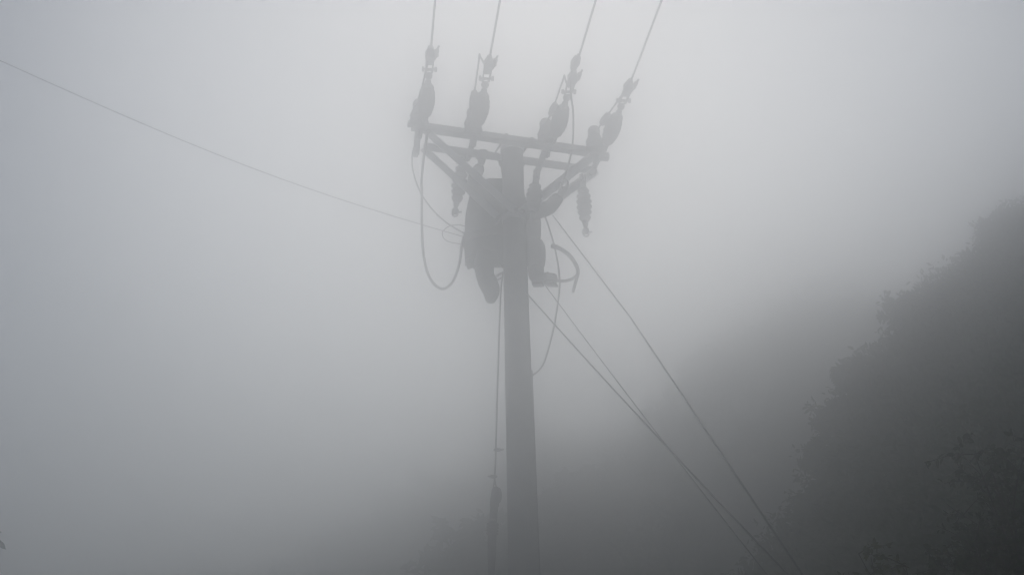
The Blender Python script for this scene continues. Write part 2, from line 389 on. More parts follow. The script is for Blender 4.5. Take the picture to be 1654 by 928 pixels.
def solve_z(px, py, off):
    lo, hi = PZ - 1.5, PZ + 1
    for _ in range(50):
        md = (lo + hi) / 2
        if pix(bar_point(px, off, md))[1] > py: lo = md
        else: hi = md
    return lo
NO, FO = 0.125, -0.125
ZN = solve_z(826, 226, NO); ZF = solve_z(826, 257, FO)
nl, nr_ = bar_point(664, NO, ZN), bar_point(977, NO, ZN); fl, fr_ = bar_point(686, FO, ZF), bar_point(962, FO, ZF)
g = Geo(); g.beam(nl, nr_, UP, 0.007, 0.09)                                     # upright leg, then the flange at its foot
g.beam(nl + UP * -0.0485 + bn * 0.036, nr_ + UP * -0.0485 + bn * 0.036, UP, 0.085, 0.007); arm_near = mesh_obj('crossarm', g, m_dgalv, pole, smooth=False, bevel=0.002)
g = Geo(); g.beam(fl, fr_, UP, 0.007, 0.07); g.beam(fl + UP * 0.0385 - bn * 0.028, fr_ + UP * 0.0385 - bn * 0.028, UP, 0.063, 0.007); mesh_obj('crossarm', g, m_dgalv, pole, smooth=False, bevel=0.002)
def brace(a, b, up, w=0.07):
    d = (b - a).normalized(); a2 = a - d * 0.03; b2 = b + d * 0.03; g = Geo(); side = Vector(up)
    g.beam(a2, b2, side, 0.006, w); y = side.cross(d).normalized(); z = d.cross(y)
    g.beam(a2 + z * (w / 2 - 0.003) + y * 0.026, b2 + z * (w / 2 - 0.003) + y * 0.026, side, 0.05, 0.006)
    mesh_obj('brace', g, m_galv, pole, smooth=False, bevel=0.0015)
def Qb(px, py, off):                    # pixel on the vertical plane of a crossarm
    d = ray(px, py); o = Vector((PX, PY, 0)) + bn * off; t = (o - CAM).dot(bn) / d.dot(bn); return CAM + d * t
brace(Qb(691, 214, NO + 0.012), Qb(832, 340, NO + 0.012), UP)
brace(Qb(687, 243, FO - 0.012), Qb(799, 345, FO - 0.012), UP)
brace(Qb(956, 254, NO + 0.012), Qb(843, 343, NO + 0.012), UP)
brace(Qb(960, 278, FO - 0.012), Qb(868, 345, FO - 0.012), UP)
for px_, py_, of_ in ((691, 214, 1), (687, 243, -1), (956, 254, 1), (960, 278, -1), (832, 340, 1), (843, 343, 1)):
    c_ = Qb(px_, py_, NO + 0.02 if of_ > 0 else FO - 0.02); g = Geo(); g.lathe(c_ - bn * 0.035, c_ + bn * 0.045, [(0, 0.016), (0.014, 0.016), (0.014, 0.009), (0.05, 0.009), (0.05, 0.021), (0.054, 0.021), (0.054, 0.017), (0.068, 0.017), (0.068, 0.009), (0.08, 0.009)], 6)
    mesh_obj('bolt', g, m_iron, pole, smooth=False)
zb = Qb(836, 343, NO).z
for z_ in (zb, ZN - 0.01):
    g = Geo(); rr = pole_r(z_) + 0.005; g.lathe(Vector((PX, PY, z_ - 0.028)), Vector((PX, PY, z_ + 0.028)), [(0, rr - 0.004), (0, rr + 0.004), (0.056, rr + 0.004), (0.056, rr - 0.004)], 36); mesh_obj('clamp_band', g, m_galv, pole)
for sgn in (-1, 1):
    g = Geo(); c = Vector((PX, PY, ZN)) + bu * sgn * (pole_r(ZN) + 0.022)
    g.tube([c + bn * 0.19, c - bn * 0.19], 0.009, 8)
    for k in (0.15, -0.15, 0.185): g.lathe(c + bn * (k - 0.008), c + bn * (k + 0.008), [(0, 0.019), (0.016, 0.019)], 6)
    mesh_obj('through_bolt', g, m_iron, pole)
    g = Geo(); c = Vector((PX, PY, zb)) + bu * sgn * (pole_r(zb) + 0.02)
    g.tube([c + bn * 0.14, c - bn * 0.14], 0.008, 8); g.lathe(c + bn * 0.1, c + bn * 0.12, [(0, 0.017), (0.02, 0.017)], 6); mesh_obj('through_bolt', g, m_iron, pole)
g = Geo(); g.box(nl + bn * 0.02 - bu * 0.01, bu * 0.022, bn * 0.03, UP * 0.02); mesh_obj('end_clip', g, m_iron, arm_near, smooth=False, bevel=0.003)
g = Geo(); g.box(nr_ - UP * 0.03 + bu * 0.0, bu * 0.03, bn * 0.03, UP * 0.03); mesh_obj('end_clip', g, m_iron, arm_near, smooth=False, bevel=0.003)

# ------------------------------------------------------------------ insulators, clamps, conductors
vp = ray(567, 1236); wdir = -vp.normalized()      # the line runs towards the viewer, sagging
def shed_profile(L, rmax, n, rcore, taper=0.55):
    prof = [(0, rcore)]; m = L / n
    for i in range(n):
        q = (i + 0.5) / n; r = rmax * (taper + (1 - taper) * math.sin(math.pi * min(1, max(0, 0.08 + 0.84 * q)))); t = i * m
        prof += [(t + m * 0.12, rcore * 1.05), (t + m * 0.30, r * 0.93), (t + m * 0.42, r), (t + m * 0.52, r * 0.97), (t + m * 0.80, rcore * 1.25)]
    return prof + [(L, rcore)]
def strain_insulator(a, d, L, rmax, label, group, clevis=0.11, tail=0.085):   # from the crossarm fitting a along d
    d = Vector(d).normalized(); t = thing('strain_insulator', a, label, 'insulator', group); s = d.orthogonal().normalized()
    if abs(s.z) > 0.9: s = d.cross(s)
    g = Geo()
    for k in (-1, 1): g.beam(a - d * 0.03 + s * 0.017 * k, a + d * clevis + s * 0.017 * k, s, 0.034, 0.007)
    y = d.cross(s)
    for q in (0.0, clevis * 0.8): g.lathe(a + d * q - s * 0.032, a + d * q + s * 0.032, [(0, 0.012), (0.01, 0.012), (0.01, 0.008), (0.054, 0.008), (0.054, 0.012), (0.064, 0.012)], 8)
    mesh_obj('clevis', g, m_iron, t, smooth=False)
    b0 = a + d * (clevis * 0.72); g = Geo(); g.lathe(b0, b0 + d, [(0, 0.016), (0.02, 0.026), (0.06, 0.028), (0.075, 0.02)], 14); mesh_obj('end_fitting', g, m_iron, t)
    b1 = b0 + d * 0.07; g = Geo(); g.lathe(b1, b1 + d, shed_profile(L, rmax, 6, 0.034), 28); mesh_obj('shed_stack', g, m_insul, t)
    b2 = b1 + d * (L - 0.005); g = Geo(); g.lathe(b2, b2 + d, [(0, 0.02), (0.01, 0.027), (0.03 + tail * 0.5, 0.025), (0.06 + tail * 0.5, 0.014), (0.075 + tail, 0.014)], 14)
    g.ball(b2 + d * (0.08 + tail), 0.031); mesh_obj('end_fitting', g, m_iron, t)
    return b2 + d * (0.12 + tail)
def dead_end_clamp(a, d, label, loop=True):
    d = Vector(d).normalized(); t = thing('tension_clamp', a, label, 'cable clamp', 'tension clamps gripping the conductors'); s = Vector((1, 0, 0)); s = (s - d * s.dot(d)).normalized(); y = d.cross(s)
    g = Geo(); g.torus(a + d * 0.03, y, 0.026, 0.008)
    for k in (-1, 1): g.beam(a + s * 0.024 * k + d * 0.03, a + s * 0.028 * k + d * 0.22, y, 0.009, 0.03)
    mesh_obj('shackle', g, m_iron, t)
    g = Geo(); g.lathe(a + s * -0.055 + d * 0.065, a + s * 0.06 + d * 0.065, [(0, 0.02), (0.018, 0.02), (0.018, 0.010), (0.095, 0.010), (0.095, 0.02), (0.115, 0.02)], 8); mesh_obj('pin', g, m_iron, t)
    g = Geo(); c = a + d * 0.27
    v = [c - d * 0.11 + s * x + y * q for x, q in ((-0.022, -0.02), (0.022, -0.02), (0.022, 0.02), (-0.022, 0.02))]
    v += [c + d * 0.02 + s * x + y * q for x, q in ((-0.04, -0.026), (0.04, -0.026), (0.04, 0.026), (-0.04, 0.026))]
    v += [c + d * 0.14 + s * x + y * q for x, q in ((-0.018, -0.018), (0.012, -0.018), (0.012, 0.018), (-0.018, 0.018))]
    g.add(v, [(3, 2, 1, 0)] + [(k * 4 + i, k * 4 + (i + 1) % 4, k * 4 + 4 + (i + 1) % 4, k * 4 + 4 + i) for k in (0, 1) for i in range(4)] + [(8, 9, 10, 11)])
    wb = mesh_obj('wedge_body', g, m_dgalv, t, smooth=False, bevel=0.006)
    for k in (-0.05, 0.02):
        g = Geo(); e1 = (d * 0.97 + s * 0.16).normalized(); g.tube([c + d * k + s * 0.034, c + d * k + s * 0.034 + e1 * 0.13], 0.009, 8); g.lathe(c + d * k + s * 0.034 + e1 * 0.055, c + d * k + s * 0.034 + e1 * 0.075, [(0, 0.017), (0.02, 0.017)], 6); mesh_obj('bolt', g, m_iron, wb)
    return a + d * 0.38
NAMES = ['first', 'second', 'third', 'fourth']
att_px = [683, 767, 890, 972]; end_px = [703, 808, 963, 1070]; ys_bar = []
PINX = [674, 761, 879, 957]
clamp_end = []; WD = []; ATT = []
for i in range(4):
    a = bar_point(att_px[i], NO, ZN) + bn * 0.05 + UP * 0.0
    lo, hi = 0, 6
    for _ in range(50):
        md = (lo + hi) / 2
        if pix(a + wdir * md)[1] > 0: lo = md
        else: hi = md
    e = P(end_px[i], 0, pix(a + wdir * lo)[2]); d = (e - a).normalized(); ATT.append(a); WD.append(d)
    which = ['leftmost', 'second from the left', 'third from the left', 'rightmost'][i]
    b = strain_insulator(a, d, 0.49, 0.07, f'ribbed strain insulator pulling up from the crossarm, {which} of the four', 'strain insulators on the conductor side', clevis=0.15)
    c = dead_end_clamp(b, d, f'steel tension clamp at the end of the {which} conductor')
    clamp_end.append((b, c))
    n = 40; L = 26.0; pts = []
    for k in range(n + 1):
        s = L * (k / n) ** 1.3; pts.append(c - d * 0.12 + d * s + UP * (0.006 * s * s))
    g = Geo(); g.tube(pts, 0.0085, 8)
    tag(mesh_obj('conductor', g, m_wire, origin=c), f'overhead line wire leaving the top edge, {which} of the four', 'power line', 'overhead conductors')

def pin_insulator(px, label):
    a = bar_point(px, NO, ZN) + bn * 0.055 - UP * 0.044; t = thing('pin_insulator', a, label, 'insulator', 'pin insulators standing on the crossarm')
    g = Geo(); g.tube([a - UP * 0.11, a + UP * 0.06], 0.011, 8); g.lathe(a - UP * 0.05, a, [(0, 0.02), (0.022, 0.024), (0.022, 0.034), (0.03, 0.034)], 6); g.lathe(a - UP * 0.1, a, [(0, 0.024), (0.05, 0.03), (0.05, 0.017)], 10)
    g.lathe(a + UP * 0.006, a + UP, [(0, 0.036), (0.02, 0.03), (0.03, 0.016)], 14); mesh_obj('pin', g, m_iron, t)
    h0 = a + UP * 0.03; g = Geo()
    g.lathe(h0, h0 + UP, [(0, 0.03), (0.003, 0.072), (0.02, 0.079), (0.05, 0.07), (0.056, 0.058), (0.062, 0.072), (0.08, 0.076), (0.115, 0.062), (0.14, 0.054), (0.155, 0.046), (0.168, 0.046), (0.178, 0.054), (0.198, 0.053), (0.222, 0.04), (0.238, 0.016)], 24)
    bell = mesh_obj('porcelain_bell', g, m_insul, t)
    g = Geo(); g.torus(h0 + UP * 0.162, UP, 0.047, 0.005, 20, 6); mesh_obj('tie_wire', g, m_wire, bell)
    return h0 + UP * 0.162
pin_tops = []
for i in range(4):
    which = ['leftmost', 'second', 'third', 'rightmost'][i]
    pin_tops.append(pin_insulator(PINX[i], f'bell-shaped pin insulator upright on the near crossarm, {which} from the left end' if i in (1, 2) else f'{which} bell-shaped pin insulator upright on the near crossarm'))
# lower strap brackets bolted under the crossarm ends, carrying the slack-side insulators
def strap(a, b, label, w=0.045):
    t = thing('strap_bracket', a, label, 'bracket', 'strap brackets bolted through the crossarms'); d = (b - a).normalized(); g = Geo()
    s = bu
    for k in (-1, 1): g.beam(a - d * 0.02 + bn * 0.02 * k, b + d * 0.02 + bn * 0.02 * k, bn, w, 0.006)
    mesh_obj('plate', g, m_dgalv, t, smooth=False, bevel=0.002)
    for p in (a, b, a.lerp(b, 0.6)):
        g = Geo(); g.lathe(p - bn * 0.04, p + bn * 0.04, [(0, 0.017), (0.014, 0.017), (0.014, 0.009), (0.066, 0.009), (0.066, 0.017), (0.08, 0.017)], 6); mesh_obj('bolt', g, m_iron, t, smooth=False)
strap(Qb(675, 214, NO - 0.05), Qb(672, 248, NO - 0.05), 'twin-plate strap hanging empty under the left crossarm end')
strap(Qb(765, 222, NO - 0.05), Qb(757, 255, FO), 'twin-plate strap linking the crossarms left of the pole')
strap(Qb(879, 246, NO + 0.06), Qb(867, 280, NO + 0.06), 'twin-plate strap hanging from the near crossarm right of the pole')
strap(Qb(966, 258, NO - 0.05), Qb(952, 285, FO), 'twin-plate strap under the right crossarm end')
SG = 'slack insulators hanging from the far crossarm'
def slack(top, bot, yo, label):
    a = Q(top[0], top[1], yo); b = Q(bot[0], bot[1], yo); d = (b - a).normalized(); L = (b - a).length
    e = strain_insulator(a, d, L - 0.185, 0.068, label, SG, clevis=0.05, tail=0.02)
    g = Geo(); x = Vector((1, 0, 0)); g.tube([e - d * 0.02 - x * 0.03, e - d * 0.03 + x * 0.055], 0.008, 8); g.torus(e - d * 0.01, Vector((0, 1, 0)), 0.022, 0.008, 16, 6)
    t = thing('split_pin', e, label.replace('insulator', 'pin below the insulator'), 'pin', 'pins left in the slack insulators'); mesh_obj('shank', g, m_iron, t)
slack((748, 252), (736, 338), 0.16, 'slack ribbed insulator dangling left of the worker')
slack((867, 279), (858, 356), -0.24, 'slack ribbed insulator dangling between pole and right brace')
slack((941, 287), (946, 370), 0.20, 'slack ribbed insulator dangling free below the right crossarm end')

# ------------------------------------------------------------------ cables
def cable(name, label, pts, r, material=None, cat='cable', group=None, n=12, straight=False):
    g = Geo(); q = pts if straight else curve(pts, n); g.tube(q, r, 8)
    return tag(mesh_obj(name, g, material or m_cable, origin=q[0]), label, cat, group)
def near(i, px, py, s): # a point beside string i, at the distance s along it
    return P(px, py, pix(ATT[i] + WD[i] * s)[2])
def jumper(i, pts, bulb, label):
    o = thing('jumper_cable', pts[0], label, 'cable', 'jumper cables from the conductors'); g = Geo(); g.tube(curve(pts, 10), 0.0075, 8); mesh_obj('cable', g, m_cable, o)
    if bulb:
        a, b = bulb; d = (b - a).normalized(); L = (b - a).length; g = Geo(); g.lathe(a, b, [(0, 0.012), (L * .15, 0.028), (L * .5, 0.033), (L * .85, 0.028), (L, 0.012)], 14); mesh_obj('connector_cover', g, m_insul, o)
T = pin_tops
jumper(0, [near(0, 691, 100, 1.15), near(0, 687, 118, 0.95), near(0, 682, 140, 0.7), near(0, 676, 165, 0.4), T[0] + Vector((-0.045, 0, 0.0))], None, 'jumper from the leftmost clamp down to its pin insulator')
jumper(1, [near(1, 783, 104, 1.1), near(1, 776, 92, 1.2), near(1, 774.5, 88, 1.2), near(1, 773, 100, 1.1), near(1, 767, 145, 0.65), near(1, 761, 176, 0.3), T[1] + Vector((-0.045, 0, 0))], (near(1, 767, 146, 0.62), near(1, 762, 175, 0.3)), 'sharply kinked jumper from the second clamp with a covered connector')
jumper(2, [near(2, 917, 140, 1.05), near(2, 913, 128, 1.15), near(2, 911.5, 122, 1.2), near(2, 909, 130, 1.1), near(2, 897, 165, 0.65), near(2, 887, 190, 0.35), T[2] + Vector((-0.03, 0, 0.01))], (near(2, 898, 167, 0.62), near(2, 889, 186, 0.4)), 'kinked jumper from the third clamp beside a loose cable')
jumper(3, [near(3, 1008, 150, 1.05), near(3, 1002, 157, 0.95), near(3, 983, 184, 0.6), near(3, 968, 205, 0.3), T[3] + Vector((0.03, 0, 0.02))], (near(3, 984, 183, 0.6), near(3, 971, 201, 0.35)), 'short slanting jumper from the rightmost clamp')
# loose cable with an egg-shaped joint on the third conductor
o = thing('loose_cable', near(2, 930, 95, 1.4), 'loose cable dropping from an egg-shaped joint on the third conductor past both crossarms', 'cable'); g = Geo()
g.tube(curve([near(2, 934, 88, 1.55), near(2, 929, 102, 1.4), near(2, 924, 118, 1.25), near(2, 922, 150, 1.0), near(2, 926, 185, 0.6), Qb(925, 232, NO + 0.10), Qb(919, 262, NO + 0.06), Qb(908, 296, NO + 0.04), Qb(898, 322, NO - 0.1), Q(890, 345, 0.05)], 10), 0.0085, 8); mesh_obj('cable', g, m_cable, o)
a, b = near(2, 934, 90, 1.55), near(2, 924, 114, 1.3); L = (b - a).length; g = Geo(); g.lathe(a, b, [(0, 0.010), (L * .15, 0.028), (L * .45, 0.037), (L * .8, 0.027), (L, 0.010)], 16); mesh_obj('joint_cover', g, m_insul, o)
# left loops
cable('hanging_loop_cable', 'thick black cable hanging in a long loop left of the worker', [Qb(690, 214, NO + 0.03), Qb(687, 238, NO + 0.03), Q(684, 258, -0.05), Q(681.5, 285, 0), Q(680.5, 297, 0), Q(681.5, 310, 0), Q(681.5, 360, 0.05), Q(684, 410, 0.1), Q(694, 448, 0.12), Q(713, 466, 0.15), Q(731, 455, 0.18), Q(742, 425, 0.2), Q(746, 395, 0.22), Q(752, 375, 0.3)], 0.0115)
cable('slack_wire', 'thin wire sweeping from the left crossarm end to the worker', [Qb(669, 236, NO), Q(665.5, 255, -0.05), Q(668, 280, 0), Q(680, 312, 0.02), Q(700, 340, 0.05), Q(722, 360, 0.1), Q(745, 374, 0.2), Q(760, 380, 0.3)], 0.0062)
cable('small_wire_loop', 'small thin wire loop sticking out beside the worker', [Q(754, 366, 0.25), Q(740, 363, 0.2), Q(724, 366, 0.18), Q(714.5, 376, 0.18), Q(719, 387, 0.2), Q(734, 392.5, 0.22), Q(754, 394, 0.28)], 0.0042)
st = Q(758, 385, 0.3); sb = P(0, 98, 9.0); dd = sb - st
cable('long_thin_wire', 'very thin wire running from the worker out past the left edge', [st + dd * (k / 30) * 2.0 - UP * 0.10 * math.sin(math.pi * min(1, k / 15)) + UP * 0.0 for k in range(31)], 0.0036, m_steelw, cat='wire', straight=True)
# right-hand guys and lead
def to_ground(a, b, label, r, material=m_steelw, mid=None):
    d = (b - a).normalized(); s = (b - a).length; p = a
    while p.z > H(p.x, p.y) - 0.1 and s < 30: p = a + d * s; s += 0.05
    pts = [a, mid, p] if mid is not None else [a.lerp(p, k / 20) - UP * 0.03 * math.sin(math.pi * k / 20) for k in range(21)]
    return cable('guy_wire', label, pts, r, material, 'guy wire', 'stay wires running down to the right', straight=True)
mA = P(1018, 512, 9.6); bA = P(1297, 928, 5.7)
pA = Q(893, 348, -0.02)
gA = Geo(); d = (bA - mA).normalized(); s = 0; p = mA
while p.z > H(p.x, p.y) - 0.1 and s < 30: p = mA + d * s; s += 0.05
cable('guy_wire', 'rightmost stay wire with a slight kink, running from the worker down right', [pA.lerp(mA, k / 8) for k in range(9)] + [mA.lerp(p, k / 12) for k in range(1, 13)], [0.0055] * 9 + [0.0062 - 0.0022 * k / 12 for k in range(1, 13)], m_steelw, 'guy wire', 'stay wires running down to the right', straight=True)
to_ground(Q(850, 473, -0.08), P(1281, 928, 5.6), 'stay wire starting at the pole shaft just below the boot', [0.0058 - 0.0022 * k / 20 for k in range(21)])
to_ground(Q(874, 452, 0.1), P(1245, 928, 6.2), 'faint stay wire starting under the boot and crossing the other', [0.0042 - 0.0014 * k / 20 for k in range(21)])
cable('earth_lead', 'dark lead curving from the worker past the boot back to the pole', [Q(876, 340, 0.1), Q(883, 357, 0.08), Q(893, 388, 0.05), Q(901, 425, 0.05), Q(904, 455, 0.05), Q(901, 490, 0.05), Q(893, 535, 0.03), Q(880, 582, 0.0), Q(868, 600, -0.03), Q(856, 607, -0.06), Q(850, 610, -0.09)], 0.0075)
g = Geo(); g.tube([Vector((PX, PY, z_)) + Vector((pole_r(z_) * 0.97 + 0.006, -pole_r(z_) * 0.25 - 0.004, 0)) for z_ in np.linspace(Q(850, 600).z, 0.02, 14)], 0.006, 6)
tag(mesh_obj('down_lead', g, m_cable, origin=Vector((PX + 0.12, PY, 0.02))), 'thin earth lead running down the right side of the pole', 'wire')

# hanging rope with fittings left of the pole
o = thing('hoisting_line', Q(808.5, 470, -0.1), 'rope hanging left of the pole with a ribbed cable fitting at its end', 'rope')
HY = -0.16
rope = [Q(812, 440, -0.08), Q(808.5, 480, -0.12), Q(805, 580, HY), Q(802, 680, HY), Q(800.5, 740, HY), Q(799, 770, HY), Q(799, 782, HY)]
g = Geo(); g.tube(curve(rope, 8), 0.0065, 8); mesh_obj('rope', g, m_rope, o)
for (x, y, sx) in ((804, 726, 0.028), (796.5, 769, -0.024)):
    g = Geo(); c = Q(x, y, HY); g.ball(c, (0.034, 0.02, 0.014), 12, 6); g.beam(c + Vector((sx, 0, 0)), c + Vector((sx * 1.7, 0, 0.004)), UP, 0.008, 0.01); mesh_obj('knot_clip', g, m_iron, o)
for x in (796, 802.5):
    g = Geo(); g.tube([Q(799, 772, HY), Q(x, 792, HY)], 0.005, 6); mesh_obj('sling', g, m_rope, o)
a, b = Q(801, 786, HY), Q(796, 846, HY); ax = (b - a); L = ax.length
g = Geo(); g.lathe(a, b, [(0, 0.018), (0.02, 0.03), (0.08, 0.034), (L * .5, 0.034), (L * .55, 0.03), (L, 0.028)], 16); mesh_obj('cable_head', g, m_cable, o)
g = Geo(); g.ball(Q(806, 799, HY), (0.022, 0.02, 0.06), 12, 8); mesh_obj('side_lug', g, m_iron, o)
a2, b2 = Q(796, 844, HY), Q(795, 864, HY); L2 = (b2 - a2).length
g = Geo(); pr = [];
for k in range(4): pr += [(L2 * k / 4, 0.034), (L2 * (k + .25) / 4, 0.046), (L2 * (k + .55) / 4, 0.046), (L2 * (k + .75) / 4, 0.034)]
g.lathe(a2, b2, pr, 18); mesh_obj('ribbed_collar', g, m_insul, o)
g = Geo(); g.lathe(Q(795, 838, HY), Q(795, 841, HY), [(0, 0.034), (0.015, 0.034)], 16); mesh_obj('white_tape', g, m_helmet, o)
a3 = b2; b3 = Q(793, 960, HY); g = Geo(); L3 = (b3 - a3).length; g.lathe(a3, b3, [(0, 0.033), (0.15, 0.032), (0.22, 0.026), (L3 * .7, 0.024), (L3, 0.02)], 14); mesh_obj('sleeve', g, m_cable, o)
g = Geo(); bot = Vector((b3.x, b3.y, 0.05)); g.tube(curve([b3 - UP * -0.05, b3.lerp(bot, 0.5) + Vector((-0.03, 0, 0)), bot, bot + Vector((-0.25, -0.1, 0.0))], 10), 0.017, 8); mesh_obj('tail_cable', g, m_cable, o)

# ------------------------------------------------------------------ worker (behind the pole, facing the viewer)
def skin_mesh(verts, edges, radii, root=0, sub=2):
    me = bpy.data.meshes.new('tmp'); me.from_pydata([tuple(v) for v in verts], edges, []); o = bpy.data.objects.new('tmp', me); C.objects.link(o)
    o.modifiers.new('s', 'SKIN'); lay = me.skin_vertices[0].data
    for i, r in enumerate(radii): lay[i].radius = (r, r) if not isinstance(r, tuple) else r
    for i in range(len(verts)): lay[i].use_root = (i == root)
    sb_ = o.modifiers.new('d', 'SUBSURF'); sb_.levels = sub; sb_.render_levels = sub
    dg = bpy.context.evaluated_depsgraph_get(); dg.update(); ev = o.evaluated_get(dg); m2 = bpy.data.meshes.new_from_object(ev)
    v = [Vector(p.co) for p in m2.vertices]; f = [tuple(p.vertices) for p in m2.polygons]
    bpy.data.objects.remove(o); bpy.data.meshes.remove(me); bpy.data.meshes.remove(m2); return v, f
def hand(wrist, grip, axis, side):      # fingers closing round a bar at 'grip' running along 'axis'
    out = Geo(); wrist, grip = Vector(wrist), Vector(grip); fwd = (grip - wrist).normalized(); ax = Vector(axis); ax = (ax - fwd * ax.dot(fwd)).normalized(); nrm = fwd.cross(ax) * side
    palm = wrist + fwd * 0.05
    v, f = skin_mesh([wrist - fwd * 0.02, wrist + fwd * 0.03, wrist + fwd * 0.085], [(0, 1), (1, 2)], [(0.03, 0.024), (0.04, 0.02), (0.042, 0.018)], 0, 2); out.add(v, f)
    for k, (ln, off) in enumerate(((0.9, -0.032), (1.0, -0.011), (0.96, 0.011), (0.76, 0.031))):
        b0 = wrist + fwd * 0.085 + ax * off; b1 = b0 + (fwd * 0.8 + nrm * 0.45).normalized() * 0.04 * ln; b2 = b1 + (fwd * 0.05 + nrm).normalized() * 0.028 * ln; b3 = b2 + (fwd * -0.75 + nrm * 0.5).normalized() * 0.024 * ln
        v, f = skin_mesh([b0 - fwd * 0.015, b0, b1, b2, b3], [(0, 1), (1, 2), (2, 3), (3, 4)], [0.0095, 0.0095, 0.009, 0.0085, 0.0075], 0, 1); out.add(v, f)
    t0 = wrist + fwd * 0.03 - ax * 0.034; t1 = t0 + (fwd * 0.5 - ax * 0.6 + nrm * 0.4).normalized() * 0.035; t2 = t1 + (fwd * 0.6 + nrm * 0.8).normalized() * 0.03; t3 = t2 + (fwd * 0.2 + nrm * 0.6 + ax * 0.4).normalized() * 0.024
    v, f = skin_mesh([t0, t1, t2, t3], [(0, 1), (1, 2), (2, 3)], [0.0115, 0.011, 0.010, 0.0085], 0, 1); out.add(v, f)
    return out
J = [(Q(806, 412, .30), .135), (Q(804, 378, .31), .135), (Q(802, 340, .29), .15), (Q(812, 312, .25), .075), (Q(823, 294, .215), .06), (Q(826, 279, .20), .082), (Q(827, 264, .20), .088), (Q(827, 254, .205), .05),
     (Q(776, 314, .29), .085), (Q(764, 291, .34), .066), (Q(777, 266, .19), .052),            # right arm (image left): shoulder, elbow, wrist
     (Q(842, 346, .22), .08), (Q(888, 336, -.08), .068), (Q(905, 314, -.16), .052),           # left arm
     (Q(786, 414, .26), .105), (Q(781, 427, -.02), .088), (Q(785, 456, .06), .076), (Q(790, 472, .08), .06),
     (Q(834, 410, .26), .105), (Q(866, 392, .02), .088), (Q(866, 425, .06), .082), (Q(866, 440, .07), .062)]
E = [(0, 1), (1, 2), (2, 3), (3, 4), (4, 5), (5, 6), (6, 7), (2, 8), (8, 9), (9, 10), (2, 11), (11, 12), (12, 13), (0, 14), (14, 15), (15, 16), (16, 17), (0, 18), (18, 19), (19, 20), (20, 21)]
v, f = skin_mesh([j[0] for j in J], E, [j[1] for j in J], 0, 2)
foot = Q(806, 470, .2); worker = thing('person', foot, 'lineworker in olive rain jacket and dark trousers clinging behind the pole under the crossarms', 'person')
g = Geo(); g.add(v, f)
hR = hand(J[10][0] + Vector((0, 0, 0.01)), Q(780, 248, .15), bu, -1); hL = hand(J[13][0], Q(916, 301, -.19), Vector((0.1, 1, 0.2)), 1)
nb = len(g.f); g.add(hR.v, hR.f); g.add(hL.v, hL.f)
# nose and ears, as part of the same body
hc = J[5][0].lerp(J[6][0], 0.4); g.ball(hc + Vector((0, -0.088, -0.01)), (0.014, 0.022, 0.026), 10, 6)
for s_ in (-1, 1): g.ball(hc + Vector((0.082 * s_, 0.01, 0)), (0.012, 0.02, 0.032), 10, 6)
nn_ = len(hR.f) + len(hL.f)
body = mesh_obj('body', g, m_coat, worker); body.data.materials.append(m_trous); body.data.materials.append(m_skin); body.data.materials.append(m_glove)
zhem, zneck = Q(806, 425, .2).z, Q(818, 300, .22).z
for p in body.data.polygons:
    c = p.center + foot; px_, py_, _ = pix(c)
    if nb <= p.index < nb + nn_: p.material_index = 3
    elif c.z > zneck and abs(px_ - 826) < 26 and c.y < POLE_Y + 0.34: p.material_index = 2
    elif p.index >= nb + nn_: p.material_index = 2
    elif c.z < zhem + 0.05: p.material_index = 1
body.data.shade_smooth()
for s_ in (-1, 1):
    g = Geo(); g.ball(hc + Vector((0.034 * s_, -0.078, 0.02)), (0.014, 0.008, 0.009), 10, 6); mesh_obj('eye', g, m_eye, worker)
g = Geo(); g.ball(hc + Vector((0, -0.08, -0.055)), (0.026, 0.008, 0.006), 10, 6); mesh_obj('mouth', g, m_skin, worker)
hh = J[6][0] + Vector((0, 0, 0.0)); g = Geo(); g.lathe(hh, hh + UP, [(0.0, 0.085), (0.0, 0.118), (0.012, 0.118), (0.02, 0.104), (0.06, 0.1), (0.10, 0.078), (0.125, 0.045), (0.132, 0.012)], 24); g.ball(hh + Vector((0, -0.115, 0.006)), (0.07, 0.035, 0.007), 12, 4)
mesh_obj('helmet', g, m_helmet, worker)
# loose rain jacket shell: rings (pixel y, left x, right x, depth centre, depth half)
rings = [(293, 786, 826, .26, .08), (300, 771, 838, .27, .13), (312, 761, 843, .29, .17), (330, 756, 852, .30, .19), (350, 752, 876, .30, .20), (375, 750, 876, .30, .20), (400, 749, 872, .29, .21), (411, 748.5, 868, .28, .20), (420, 750, 860, .27, .19)]
g = Geo(); n = 48; vv = []; ff = []
for k, (py, xl, xr, yc, yh) in enumerate(rings):
    cL, cR = Q(xl, py, yc), Q(xr, py, yc); cc = (cL + cR) / 2; hw = (cR - cL).length / 2
    for q in range(n):
        an = 2 * math.pi * q / n; x, y = math.cos(an), math.sin(an); fold = 1 + 0.035 * math.sin(7 * an + k * 0.5) * min(1, k / 4) + 0.025 * math.sin(13 * an - k)
        ed = abs(x) ** 8; fold = fold * (1 - ed) + ed
        dz = 0.0 if k < len(rings) - 1 else 0.016 * math.sin(5 * an) + 0.01 * math.sin(11 * an + 1) - (0.05 if 22 <= q <= 24 else 0)
        vv.append(cc + Vector((hw * math.copysign(abs(x) ** 0.8, x) * fold, yh * math.copysign(abs(y) ** 0.8, y) * fold, dz)))
for k in range(len(rings) - 1):
    for q in range(n): ff.append((k * n + q, k * n + (q + 1) % n, (k + 1) * n + (q + 1) % n, (k + 1) * n + q))
for q_ in range(len(vv)):                # creases and sagging folds in the wet fabric
    p_ = vv[q_]; vv[q_] = p_ + mnoise.noise_vector(p_ * 7.0) * 0.016 + mnoise.noise_vector(p_ * 17.0) * 0.007
